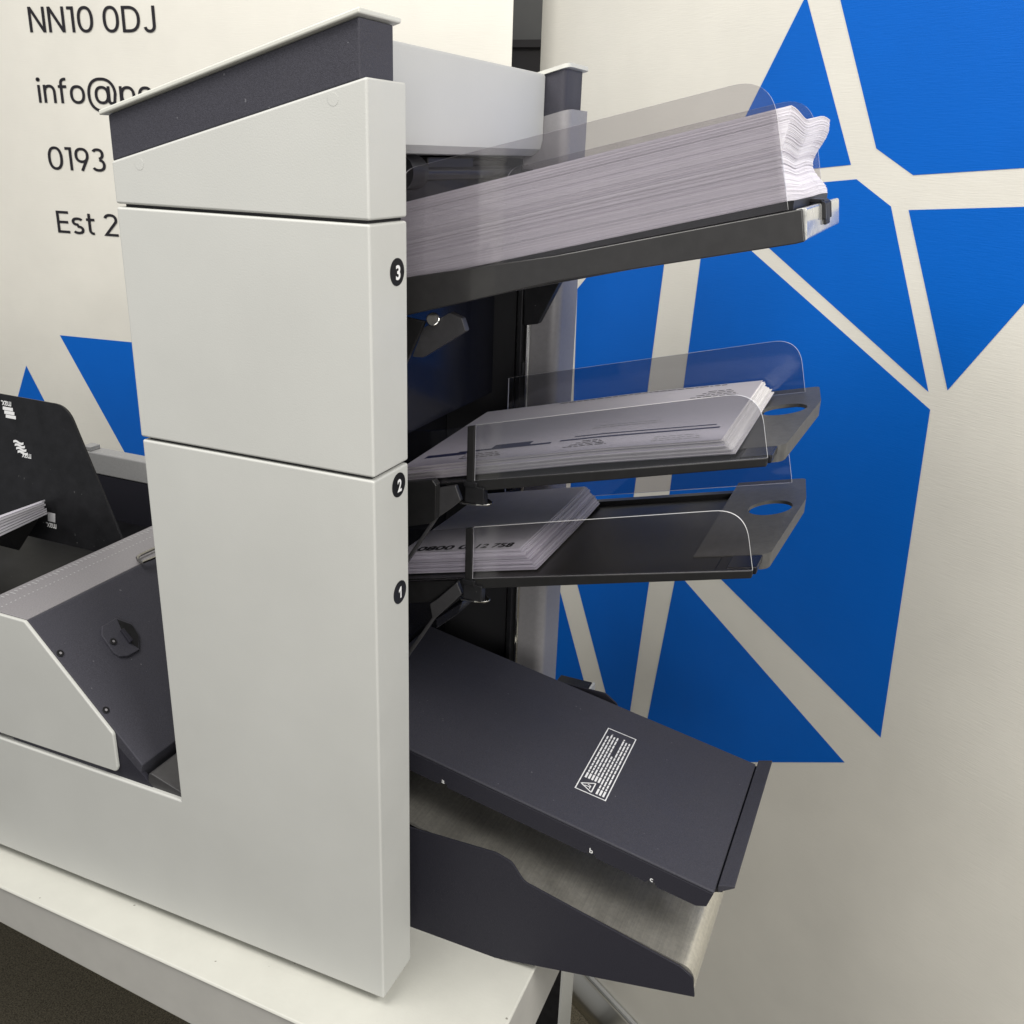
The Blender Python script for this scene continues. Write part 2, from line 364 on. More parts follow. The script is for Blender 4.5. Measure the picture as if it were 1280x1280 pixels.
for lx, ly in ((-.065, .60), (-1.2, .52), (-1.2, .03)):
    bm = bmesh.new(); box(bm, lx, lx+.05, ly-.03, ly+.03, FLOOR, TZ-.004); lg = fin('leg', bm, BLACK, tb, .002)  # black colour puts the under-table shade into the leg
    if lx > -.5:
        bm = bmesh.new(); box(bm, lx+.0505, lx+.054, ly-.03, ly+.03, FLOOR, TZ-.004); fin('lit_side', bm, WHITE, lg)  # white plate stands for the lit side of the leg

# ================================================================ MAILING MACHINE
mm = thing('mailing_machine', 'white and charcoal envelope stuffing machine with three sloping paper trays on cream table', 'mailing machine', (-.2, .21, TZ))
XL, PD = -.2145, .0505
SL = .28   # slope of the wedge-shaped top
zt = lambda x: .7572 + SL*x*1.0
def front(name, prof, bev=.0019, y0=0, y1=PD, m=WHITE):
    bm = bmesh.new(); prism_y(bm, prof, y0, y1); return fin(name, bm, m, mm, bev)
s1, s2, g = .6700, .4930, .0022
front('upper_cover', [(XL,s1+g/2),(0,s1+g/2),(0,.7572),(XL,.7002)])
bm = bmesh.new()
front('middle_cover', [(XL,s2+g/2),(0,s2+g/2),(0,s1-g/2),(XL,s1-g/2)])
front('lower_cover', [(-.75,.144),(XL+.001,.144),(XL+.001,s2-g/2),(0,s2-g/2),(0,0),(-.75,0)])
front('seam_core', [(XL+.006,.03),(-.004,.03),(-.004,.74),(XL+.006,.69)], 0, .004, PD-.002, DARKIN)
# moulded plugs in the upper cover
for u, v in ((174,205),(416,124)):
    p = on(u, v, 1, 0); bm = bmesh.new(); disc(bm, p+Vector((0,.001,0)), (0,-1,0), .0040, .00115); fin('cover_plug', bm, WHITE, mm)
bx = -.0055
cz = lambda x, o: .794 + (x+.0055)*.285 + o
front('cap_band', [(XL,.700),(bx,.7555),(bx,cz(bx,-.0032)),(XL,cz(XL,-.0032))], .0015, .0015, .0435, CHAR)
front('top_lid', [(XL-.004,cz(XL-.004,-.0028)),(bx+.003,cz(bx+.003,-.0028)),(bx+.003,cz(bx+.003,.0008)),(XL-.004,cz(XL-.004,.0008))], .0012, -.003, .049, LID)
# rear post with its own cap
RY0, RY1 = .3655, .4215
bm = bmesh.new()
ring = rnd([(-.045,RY0),(0,RY0),(0,RY1),(-.045,RY1)], [0,.012,.004,0], 8)
loft(bm, [(x,y,0) for x,y in ring], [(x,y,.7555+x*.28) for x,y in ring]); fin('rear_post', bm, POST, mm)
bm = bmesh.new(); ring = rnd([(-.045,RY0+.001),(bx,RY0+.001),(bx,RY1-.006),(-.045,RY1-.006)], [0,.008,.003,0], 8)
loft(bm, [(x,y,.7540+x*.28) for x,y in ring], [(x,y,cz(x,-.0032)) for x,y in ring]); fin('cap_band', bm, CHAR, mm)
bm = bmesh.new(); ring = rnd([(-.2,RY0-.002),(bx+.004,RY0-.002),(bx+.004,RY1),(-.2,RY1)], [0,.009,.004,0], 8)
loft(bm, [(x,y,cz(x,-.0030)) for x,y in ring], [(x,y,cz(x,.0006)) for x,y in ring]); fin('top_lid', bm, LID, mm)
bm = bmesh.new(); prism_y(bm, [(-.2,.0),(-.046,.0),(-.046,.74),(-.2,.695)], RY0+.002, RY1-.001); fin('rear_cover', bm, WHITE, mm)
# cross panel between the posts, with its rolled lower lip
bm = bmesh.new()
prof = [(-.20,.738),(-.034,.7855),(-.026,.7855),(-.025,.783),(-.025,.727),(-.027,.7185),(-.034,.7125),(-.06,.7105),(-.06,.72),(-.20,.70)]
prism_y(bm, prof, .0437, RY0-.001); fin('cross_panel', bm, WHITE2, mm, .001)
# dark inside of the paper entry
bm = bmesh.new(); box(bm, -.130, -.125, PD, RY0, .0, .7095); fin('inner_wall', bm, GLOSSB, mm)
bm = bmesh.new(); box(bm, -.124, -.048, PD+.001, PD+.004, .03, .70); fin('inner_side', bm, DARKIN, mm)
bm = bmesh.new(); box(bm, -.1245, -.0455, RY0-.004, RY0-.0005, .0, .7095); fin('inner_side', bm, DARKIN, mm)
zi = on(580, 508, 0, -.07).z
bm = bmesh.new(); box(bm, -.076, -.070, PD+.005, RY0-.0045, zi, .7092); fin('inner_panel', bm, PANEL, mm, .001)
bm = bmesh.new(); box(bm, -.0695, -.058, PD+.006, RY0-.006, .655, .7085); fin('paper_entry', bm, GLOSSB, mm, .002)
bm = bmesh.new(); p = on(657, 480, 1, RY0-.006)
tube(bm, [(p.x,RY0-.005,.14),(p.x,RY0-.005,.70)], .0026, 10); fin('guide_rod', bm, CHROME, mm)
bm = bmesh.new(); box(bm, p.x-.009, p.x-.0035, RY0-.014, RY0-.0005, .12, .70); fin('rod_channel', bm, BLACK, mm, .001)
bm = bmesh.new(); box(bm, p.x-.006, p.x-.001, RY0-.012, RY0-.004, .497, .511); fin('rod_clamp', bm, BLACK, mm, .001)
# rollers seen over the top stack
bm = bmesh.new(); tube(bm, [(-.052,.13,.698),(-.052,.155,.698)], .0135, 20); fin('feed_roller', bm, BLACK, mm)
bm = bmesh.new(); tube(bm, [(-.050,.155,.697),(-.050,.34,.697)], .006, 16); fin('roller_shaft', bm, GLOSSB, mm)
bm = bmesh.new(); box(bm, -.054, -.047, .17, .255, .699, .7095); fin('sensor_plate', bm, TRAY, mm, .001)
# number badges on the end face
for dgt, u, v in (('3',496,340),('2',498,606),('1',499.5,740)):
    p = on(u, v, 0, 0)
    bm = bmesh.new(); disc(bm, p-X*.001, (1,0,0), .0095, .0016, 36); bd = fin('number_badge', bm, BLACK, mm)
    bm = bmesh.new(); h = .0098; w = .0062 if dgt != '1' else .0036
    if dgt == '1':
        bm.faces.new([bm.verts.new(p+X*.0009+Y*((a_-.42)*.0062)+Z*((b_-.5)*h)) for a_, b_ in ((0,.52),(.36,.66),(.36,0),(.66,0),(.66,1),(.42,1),(0,.76))])
    else: text_bm(bm, dgt, p+X*.0008-Y*(w/2)-Z*(h/2), Y, Z, w, h, bold=.03)
    fin('digit', bm, WINK, bd)

# ---------------------------------------------------------------- trays
def guide_profile(x0, x1, zf, h, rl, rr, m):
    """side guide outline: bottom along the tray, rounded upper corners"""
    return rnd([(x0,zf(x0)),(x1,zf(x1)),(x1-h*m*.9-.002,zf(x1)+h),(x0,zf(x0)+h)], [0,0,rr,rl], 10)
# tray 3 (top)
m3 = .245
f3 = lambda x: .6885 + m3*(x-.2589)       # lip
bm = bmesh.new()
prof = [(-.05,.6185),(.09,f3(.09)),(.2589,.6885),(.2632,.6684),(.2579,.6666),(.0933,.6294),(-.0287,.5937),(-.05,.588)]
prism_y(bm, prof, .1025, .107); prism_y(bm, prof, .3135, .318); prism_y(bm, [(-.049,.592),(.255,.6685),(.255,.6705),(-.049,.594)], .1065, .3140)
t3 = fin('feed_tray', bm, TRAY3, mm, .0016)
zs3 = lambda x: .6193 + .2600*(x+.0327)
bm = bmesh.new(); prism_y(bm, [(-.05,zs3(-.05)-.012),(.252,zs3(.252)-.012),(.252,zs3(.252)-.0004),(-.05,zs3(-.05)-.0004)], .1108, .3080); fin('tray_bed', bm, BLACK, t3)
bm = bmesh.new(); prism_y(bm, rnd([(.2535,.6876),(.2610,.6894),(.2640,.6690),(.2570,.6672)], .002, 4), .1072, .3133); fin('end_cap', bm, ENDM, t3, .001)
bm = bmesh.new()
for k in range(5): prism_y(bm, [(.2600,.6890+.002),(.2635,.6895),(.2655,.678-(.004 if k in(1,2,3) else 0)),(.262,.678-(.004 if k in(1,2,3) else 0))], .1905+k*.0085, .1905+k*.0085+.0065)
box(bm, .248, .262, .196, .224, .6885, .6915); fin('end_stop', bm, BLACK, t3, .0008)
def tray3_guide(y):
    bm = bmesh.new()
    pts = [(-.045,.640),(.2492,.6895),(.228,.7665),(-.035,.707)]
    pts[0] = (-.045, f3(-.045)+.0)
    pts = rnd([(-.045,f3(-.045)),(.2492,f3(.2492)+.001),(.2290,.7668),(-.037,.7005)], [0,0,.026,.018], 10)
    guide_y(bm, pts, y, y+.0018); return fin('side_guide', bm, [CLEAR, EDGE], t3)
tray3_guide(.1088); tray3_guide(.3085)
# trays 2 and 1
def tray(z0, m, gz, name='feed_tray'):
    zf = lambda x: z0 + m*(x-.2556)
    bm = bmesh.new()
    rail = [(.026,zf(.026)-.0095),(.2566,zf(.2566)-.0065),(.2566,zf(.2566)),(.026,zf(.026))]
    prism_y(bm, rail, .1130, .1190)
    prism_y(bm, [(-.06,zf(-.06)-.003),(.228,zf(.228)-.003),(.228,zf(.228)-.0008),(-.06,zf(-.06)-.0008)], .1190, .318)
    prism_y(bm, [(-.06,zf(-.06)-.006),(.2566,zf(.2566)-.006),(.2566,zf(.2566)+.0035),(-.06,zf(-.06)+.0035)], .3085, .3185)
    prism_y(bm, [(.228,zf(.228)-.003),(.2566,zf(.2566)-.003),(.2566,zf(.2566)-.0008),(.228,zf(.228)-.0008)], .1190, .152)
    t = fin(name, bm, TRAY, mm, .0009)
    # end plate with the thumb hole, and its turned-down rim
    zo = .006
    e = lambda x, y, dz=0: Vector((x, y, zf(x)+zo*min(max((y-.15)/.06, 0), 1)+dz))
    out = rnd([(.205,.148),(.2640,.148),(.2745,.27),(.2660,.335),(.205,.335)], [0,.008,.03,.006,0], 8)
    hole = [(.2475+.0185*math.cos(2*math.pi*k/28), .249+.0205*math.sin(2*math.pi*k/28)) for k in range(28)]
    bm = bmesh.new()
    to = [bm.verts.new(e(x,y)) for x,y in out]; ti = [bm.verts.new(e(x,y)) for x,y in hole]
    eds = [bm.edges.new((v[i], v[(i+1) % len(v)])) for v in (to, ti) for i in range(len(v))]
    bmesh.ops.triangle_fill(bm, use_beauty=True, use_dissolve=False, edges=eds)
    bo = [bm.verts.new(e(x,y,-.013)) for x,y in out]; bi = [bm.verts.new(e(x,y,-.003)) for x,y in hole]
    for a_, b_ in ((to, bo), (ti, bi)):
        for i in range(len(a_)): bm.faces.new((a_[i], b_[i], b_[(i+1) % len(a_)], a_[(i+1) % len(a_)]))
    cx, cy = .24, .24
    ii = [bm.verts.new(e(cx+(x-cx)*.95, cy+(y-cy)*.96, -.013)) for x,y in out]
    iu = [bm.verts.new(e(cx+(x-cx)*.95, cy+(y-cy)*.96, -.003)) for x,y in out]
    for a_, b_ in ((bo, ii), (ii, iu)):
        for i in range(len(a_)): bm.faces.new((a_[i], b_[i], b_[(i+1) % len(a_)], a_[(i+1) % len(a_)]))
    eds = [bm.edges.get((v[i], v[(i+1) % len(v)])) for v in (iu, bi) for i in range(len(v))]
    bmesh.ops.triangle_fill(bm, use_beauty=True, use_dissolve=False, edges=eds)
    fin('end_plate', bm, TRAYEXT, t)
    # end foot of the near rail
    bm = bmesh.new(); prism_y(bm, [(.236,zf(.236)+.0005),(.259,zf(.259)+.0005),(.259,zf(.259)-.006),(.236,zf(.236)-.004)], .1192, .146); fin('rail_end', bm, GLOSSB, t, .0012)
    # side guides
    for y, dz, xl in ((.1135, 0, .026), (.3105, gz, -.03)):
        zg = lambda x: zf(x)+dz
        bm = bmesh.new()
        pts = rnd([(xl,zg(xl)),(.2566,zg(.2566)),(.2455,zg(.2566)+.047),(xl,zg(xl)+.047)], [0,0,.036,.001], 12)
        guide_y(bm, pts, y, y+.0018); fin('side_guide', bm, [SMOKE if z0 > .5 else SMOKE2, EDGE], t)
    # lead-in of the near guide, and the upright rib joining the two
    bm = bmesh.new(); x0 = -.05; zz = zf(x0)
    prism_y(bm, [(x0,zz-.001),(.0195,zf(.0195)),(.0195,zf(.0195)+.0465),(-.01,zf(-.01)+.0455),(x0,zz+.05)], .1145, .1160); fin('guide_lead_in', bm, SMOKE2, t)
    bm = bmesh.new(); prism_y(bm, [(.0195,zf(.0195)-.003),(.0260,zf(.026)-.003),(.0262,zf(.026)+.0472),(.0197,zf(.02)+.0468)], .1122, .1150); fin('guide_rib', bm, TRAY, t, .0008)
    bm = bmesh.new(); box(bm, .018, .030, .110, .117, zf(.02)-.004, zf(.02)+.001); box(bm, .019, .0365, .1105, .119, zf(.03)-.020, zf(.03)-.005); fin('guide_clamp', bm, BLACK, t, .001)
    # sprung steel clip below the clamp
    bm = bmesh.new(); zc = zf(.03)-.0225
    rg = [(.012,.112),(.030,.1105),(.041,.1115),(.042,.118),(.034,.126),(.016,.128)]
    rg = rnd(rg, .004, 4)
    loft(bm, [(x,y,zc+(x-.02)*.12) for x,y in rg], [(x,y,zc+.0016+(x-.02)*.12) for x,y in rg]); fin('metal_clip', bm, CHROME, t, .0005)
    return t, zf
t2, f2 = tray(.5177, .24, .0068)
t1, f1 = tray(.4298, .242, .0095)
def arm(pts, y0, y1, m, parent, name, bev=.0008):
    bm = bmesh.new(); q = [on(u, v, 1, y0) for u, v in pts]; prism_y(bm, [(p.x, p.z) for p in q], y0, y1); return fin(name, bm, m, parent, bev)
arm(rnd([(496,604),(540,600),(545,607),(544,650),(536,655),(496,660)], 2, 4), .104, .112, TRAY, t2, 'lever_plate')
arm([(545,611),(569,607),(576,626),(562,637),(546,648),(518,690),(506,708),(505,702),(541,648)], .112, .117, ARM, t2, 'support_arm')
arm([(545,611),(569,606),(545,628)], .117, .12, BLACK, t2, 'arm_gusset')
arm([(537,755),(545,750),(571,728),(577,743),(562,757),(543,774),(514,816),(505,828),(505,820),(540,772)], .112, .117, ARM, t1, 'support_arm')
arm([(500,727),(572,726),(546,750),(537,753),(500,755)], .118, .14, TRAY, t1, 'arm_housing')
arm([(545,774),(578,752),(572,768),(545,786)], .1175, .15, GLOSSB, t1, 'arm_gusset')
arm([(500,395),(531,402),(513,442),(500,470)], .106, .11, TRAY, t3, 'lever_plate')
arm(rnd([(529,410),(562,391),(577,398),(582,414),(528,447),(515,446)], 2, 3), .111, .118, ARM, t3, 'support_arm')
bm = bmesh.new(); p = on(542,400,1,.1095); disc(bm, p, (.2,-1,.5), .0055, .003, 20); fin('lever_button', bm, CHROME, t3, .001)
arm([(655,340),(700,340),(700,352),(672,405),(655,407)], RY0-.012, RY0-.001, BLACK, t3, 'hanger_bracket')

# ---------------------------------------------------------------- delivery tray (bottom right)
mp = -.185
fp = lambda x: .1327 + mp*(x-.2611)
y0, y1 = .110, .312
bm = bmesh.new()
loft(bm, [(-.12,y0,fp(-.12)),(.2611,y0,fp(.2611)),(.2611,y1,fp(.2611)),(-.12,y1,fp(-.12))],
         [(-.12,y0,fp(-.12)-.003),(.2611,y0,fp(.2611)-.003),(.2611,y1,fp(.2611)-.003),(-.12,y1,fp(-.12)-.003)])
sc = fin('delivery_cover', bm, CHAR, mm, .0015)
# skirt along the near side with three notches
xn = [(-.0029+.005), .150, .2065]
low = []
x = -.055; sk = lambda x: fp(x)-.0243+.001*(x/.26)
xs = [-.055]
pts = [(-.055, sk(-.055))]
for xc in xn: pts += [(xc-.005, sk(xc-.005)), (xc-.003, sk(xc)+.003), (xc+.003, sk(xc)+.003), (xc+.005, sk(xc+.005))]
pts += [(.247, sk(.247)), (.2560, sk(.2560)+.0045), (.2605, fp(.2605)-.003), (-.055, fp(-.055)-.003)]
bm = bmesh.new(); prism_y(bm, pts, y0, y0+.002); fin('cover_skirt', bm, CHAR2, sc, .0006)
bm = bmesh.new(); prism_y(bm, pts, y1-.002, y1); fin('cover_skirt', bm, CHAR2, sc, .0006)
for ch, xc in zip('abc', xn):
    bm = bmesh.new(); text_bm(bm, ch, Vector((xc-.0012, y0-.0002, sk(xc)+.0042)), X+Z*mp, Z, None, .0052, .0003, .02); fin('letter', bm, WINK, sc)
bm = bmesh.new()   # raised stop at the outer end
e0 = .2618
prism_y(bm, [(e0+.0012,fp(e0)-.0065),(e0+.0146,fp(e0)+.0030),(e0+.0143,fp(e0)+.0052),(e0+.0008,fp(e0)+.0012)], .118, .318); fin('end_stop', bm, CHAR, sc, .0005)
bm = bmesh.new(); prism_y(bm, [(e0-.0035,fp(e0)-.0040),(e0+.005,fp(e0)-.0012),(e0+.005,fp(e0)-.005),(e0-.0035,fp(e0)-.008)], .1185, .3125); fin('stop_web', bm, DARKIN, sc)
# warning label with outline, triangle and lines of small print too fine to read
n_ = Vector((-mp, 0, 1)).normalized(); p0 = Vector((.2611, 0, .1327))
L = [onp(u, v, p0, n_) for u, v in ((718,985),(760,910),(796,925),(757,1002))]   # along, then across
o_ = L[0]; ax = (L[1]-L[0]); ay = (L[3]-L[0]); lx_, ly_ = ax.length, ay.length; ax.normalize(); ay.normalize()
W = lambda s, t: o_ + ax*s + ay*t + n_*.0004
bm = bmesh.new()
def lbox(s0, s1, t0, t1): bm.faces.new([bm.verts.new(W(s, t)) for s, t in ((s0,t0),(s1,t0),(s1,t1),(s0,t1))])
k = .0011
lbox(0, lx_, 0, k); lbox(0, lx_, ly_-k, ly_); lbox(0, k, k, ly_-k); lbox(lx_-k, lx_, k, ly_-k)
rows = 8; rh = (ly_-.005)/rows
for r in range(rows):
    t0 = .0026 + r*rh; s = .0205 if r < 5 else .004
    end = lx_ - (.012 if r in (0, 6) else .006) - (.035 if r == 4 else 0) - random.uniform(0, .006)
    first = True
    while s < end:
        w = random.uniform(.003, .009) if not first else .0085
        hh = rh*.62 if first else rh*.48
        lbox(s, min(s+w, end), t0+(rh-hh)/2, t0+(rh+hh)/2); s += w + .0011; first = False
def seg(p, q, w):
    p, q = Vector(p), Vector(q); d_ = (q-p).normalized(); m_ = Vector((-d_.y, d_.x))*w/2
    bm.faces.new([bm.verts.new(W(*(z_))) for z_ in (p-m_, q-m_, q+m_, p+m_)])
tri = [(.0045, ly_*.10), (.0045, ly_*.50), (.0165, ly_*.46)]
tri = [(.004, .0035), (.0185, ly_*.26), (.004, ly_*.50)]
tri = [(.0035, ly_*.5), (.018, ly_*.5), (.0105, .003)]
for i in range(3): seg(tri[i], tri[(i+1) % 3], .0012)
seg((.0075, ly_*.40), (.012, ly_*.40), .001); seg((.010, ly_*.40), (.0095, ly_*.22), .001); seg((.012, ly_*.38), (.0125, ly_*.3), .001)
fin('warning_label', bm, WINK, sc)
# steel bed with rolled outer edge
bm = bmesh.new()
zb_ = lambda x: .0575 - .215*(x-.2424)
arc = [(.2424+.0135*math.sin(t_), zb_(.2424)-.0155+.0155*math.cos(t_)) for t_ in [k_*math.pi/2/8 for k_ in range(9)]]
prof = [(-.06, zb_(-.06)), (.1, zb_(.1)), (.236, zb_(.236))] + arc[1:] + [(.2560,.0300),(.2535,.0300),(.2535,.041),(.248,.050),(.236,zb_(.236)-.003),(.1,zb_(.1)-.003),(-.06,zb_(-.06)-.003)]
prism_y(bm, prof, .0972, .3235); bed = fin('delivery_tray', bm, STEEL, mm)
side = [on(u, v, 1, .095) for u, v in ((515,1035),(620,1066),(640,1078),(655,1102),(850,1208),(866,1222),(868,1246),(515,1172))]
sp = [(p.x, p.z) for p in side]
sp = [(-.06, .1095)] + sp[1:7] + [(-.06, sp[7][1]-.012)]
sp = rnd(sp, [0,.01,.012,.012,.004,.006,0,0], 5)
for ys in (.0945, .3240):
    bm = bmesh.new(); dz = .0 if ys < .2 else .0
    q = sp if ys < .2 else sp
    if ys > .2:
        q = rnd([(-.06,.1635),(.0917,.1635),(.1065,.1535),(.112,.092),(.2424,.056),(.2545,.0486),(.258,.0281),(-.06,-.0)], [0,.006,.008,.01,.004,.006,0,0], 5)
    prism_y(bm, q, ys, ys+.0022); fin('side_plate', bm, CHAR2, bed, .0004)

# ---------------------------------------------------------------- feeder half on the left
pb = on(30,777,1,0); pc = on(141,918,1,0); pd = on(146,955,1,0); pe = on(137,962,1,0)
zs = pb.z
bm = bmesh.new()
prof = rnd([(-.75,.1475),(pe.x+.008,.1515),(pd.x,.157),(pc.x,pc.z),(pb.x,pb.z),(-.75,zs-.001)], [0,.006,.004,.006,.004,0], 5)
prism_y(bm, prof, 0, .004); fin('feeder_cover', bm, WHITE, mm, .0014)
dirs = (Vector((pc.x,0,pc.z))-Vector((pb.x,0,pb.z))); dirs.normalize()
ns = Vector((-dirs.z, 0, dirs.x)); ns = ns if ns.z > 0 else -ns
end = Vector((pc.x,0,pc.z)) + dirs*.040
bm = bmesh.new()
prism_y(bm, [(pb.x,zs-.001),(end.x,end.z),(end.x-.004,end.z-.012),(end.x-.01,.120),(-.43,.120),(-.43,zs-.001)], .0042, .40)
fep = fin('feeder_end_plate', bm, CHAR, mm, .0012)
bm = bmesh.new(); prism_y(bm, rnd([(end.x-.001,.12),(-.2165,.12),(-.2165,.149),(end.x+.006,.160)], [0,0,.003,.004], 4), .0045, .36); fin('belt_box', bm, ARM, mm, .001)
bm = bmesh.new(); prism_y(bm, [(pd.x-.02,.1435),(end.x+.01,.1435),(end.x-.002,end.z-.010),(pc.x-.004,pc.z-.012)], .0041, .009); fin('corner_shade', bm, CHAR2, mm)  # dark sheet standing in for the shadow in this corner
sp0 = Vector((pb.x,0,zs-.001))
Wp = lambda u, v: onp(u, v, sp0, ns)
lat = [(100+a_/4.743, 740+b_/4.743) for a_, b_ in ((205,160),(300,195),(345,265),(345,350),(280,387),(230,390),(190,365),(120,265),(122,210))]
q = [Wp(*p_) for p_ in lat]; bm = bmesh.new(); prism_n(bm, q, ns, 0, .003); la = fin('latch', bm, CHAR, fep, .001)
dk = [(100+a_/4.743, 740+b_/4.743) for a_, b_ in ((212,172),(298,203),(338,268),(336,340),(300,318),(285,285),(240,235))]
q = [Wp(*p_) for p_ in dk]; bm = bmesh.new(); prism_n(bm, q, ns, .0025, .0034); fin('latch_recess', bm, BLACK, la)
tb_ = [(100+a_/4.743, 740+b_/4.743) for a_, b_ in ((225,240),(245,230),(300,300),(280,315))]
q = [Wp(*p_) for p_ in tb_]; bm = bmesh.new(); prism_n(bm, q, ns, .003, .0062); fin('latch_tab', bm, CHAR2, la, .0006)
for u, v, hgt in ((75,817,.0),(132,888,.0),(139.5,804,.003)):
    p_ = Wp(u, v); bm = bmesh.new(); disc(bm, p_+ns*hgt, ns, .0036, .0012, 20); sw = fin('screw', bm, BLACK, fep, .0004)
    bm = bmesh.new(); disc(bm, p_+ns*(hgt+.0012), ns, .0014, .0002, 6); fin('screw_socket', bm, GREY, sw)
# ruled strip along the top
XS = -.449
bm = bmesh.new(); box(bm, XS, pb.x-.0015, .0045, .405, zs-.03, zs); rs = fin('ruler_strip', bm, GREY, mm, .0008)
bm = bmesh.new(); k = 0; yy = .012
while yy < .395:
    ln = .0075 if k % 5 == 0 else .0045
    quad(bm, (XS+.005, yy, zs+.0003), (ln,0,0), (0,.0010,0))
    quad(bm, (XS+.0235, yy, zs+.0003), (.0015,0,0), (0,.0015,0))
    yy += .0052; k += 1
fin('ruler_marking', bm, GINK, rs)
zz = zs+.004
bm = bmesh.new(); hp = [on(u, v, 2, zz) for u, v in ((205,680),(175,694),(171.5,697),(173,700.5),(178,703),(205,692))]; tube(bm, hp, .0017, 8); fin('wire_handle', bm, DCHROME, mm)
bm = bmesh.new(); box(bm, pb.x-.0013, -.20, .155, .40, .13, .14); bm.free()
# hopper
nh = Vector((0,-1,.15)).normalized(); ph = Vector((-.4743,.2119,.2901))
hop = [onp(u, v, ph, nh) for u, v in ((-260,446),(83.5,507),(150,668))]
hop = hop[:2]+[hop[2]+(hop[2]-hop[1])*.2, Vector((-.85, hop[2].y, hop[2].z-.03))]
U = Vector((1,0,0)); V = nh.cross(U).normalized(); V = V if V.z > 0 else -V
loc = [((p_-ph).dot(U), (p_-ph).dot(V)) for p_ in hop]
loc = rnd(loc, [0,.034,0,0], 12)
q = [ph+U*a_+V*b_ for a_, b_ in loc]
bm = bmesh.new(); prism_n(bm, q, nh, -.003, 0); hp_ = fin('hopper_panel', bm, BLACK, mm, .0006)
bm = bmesh.new()   # fill marks, printed upside down as seen from this side
def hmark(u, v, w, h_): 
    c_ = onp(u, v, ph, nh)+nh*.0006; quad(bm, c_-U*(w/2)-V*(h_/2), U*w+V*(-.0), V*h_)
for u, v in ((10.3,511),(12.2,516),(14,521)): hmark(u, v, .0165, .0040)
fin('fill_mark', bm, WINK, hp_); bm = bmesh.new()
for u, v in ((23.5,553),(25.3,557.3),(27.1,561.6),(28.9,565.9)):
    c_ = onp(u, v, ph, nh)+nh*.0006; W2 = []
    for k_ in range(13):
        a_ = (k_/12-.5)*.0165; b_ = .0011*math.sin(2*math.pi*k_/12)
        W2.append([bm.verts.new(c_+U*a_+V*(b_+e_)) for e_ in (-.0014, .0014)])
    for p_, q_ in zip(W2, W2[1:]): bm.faces.new((p_[0], q_[0], q_[1], p_[1]))
fin('fill_mark', bm, WINK, hp_)
bm = bmesh.new(); c_ = onp(65,646.5,ph,nh)+nh*.0007; quad(bm, c_-U*.006-V*.0055, U*.012, V*.011); fin('fill_mark', bm, GINK, hp_)
for u, v in ((14.5,502.5),(39.5,568),(71,655.5)):
    bm = bmesh.new(); c_ = onp(u, v, ph, nh)+nh*.0008; text_bm(bm, 'max.', c_, -U, -V, .0165, .0085, 0, .012); fin('fill_lettering', bm, WINK, hp_)
# hopper well, rear wall and rear cover
bm = bmesh.new(); box(bm, -.85, XS-.001, .005, .40, .12, .20); fin('hopper_floor', bm, BLACK, mm)
bm = bmesh.new(); box(bm, -.85, -.22, .401, .408, .12, .2655); fin('hopper_rear_wall', bm, CHAR2, mm)
bm = bmesh.new(); box(bm, -.85, -.22, .3995, .4225, .2660, .2985); fin('feeder_rear_cover', bm, LGREY, mm, .0025)
bm = bmesh.new(); box(bm, -.72, -.705, .40, .418, .2986, .305); fin('hinge_block', bm, LGREY, mm, .001)
bm = bmesh.new(); pts = [(0,668),(50,643),(40,655),(22,684),(10,672),(-60,690)]
xh = on(57,634,1,.205).x
q = [on(u, v, 0, xh-.004) for u, v in ((-80,700),(52,643),(24,688),(8,672),(-20,680),(-80,740))]; prism_n(bm, q, X, -.03, 0); fin('paper_support', bm, TRAY, mm)
# rubber feet
for fx, fy in ((-.02,.02),(-.02,.36),(-.6,.02),(-.6,.36)):
    bm = bmesh.new(); disc(bm, (fx-.02, fy+.02, TZ+.0003), (0,0,1), .012, -TZ-.0005, 20); fin('machine_foot', bm, BLACK, mm)
bm = bmesh.new(); box(bm, -.72, -.03, .06, .40, -.004, .06); fin('base_chassis', bm, DARKIN, mm)

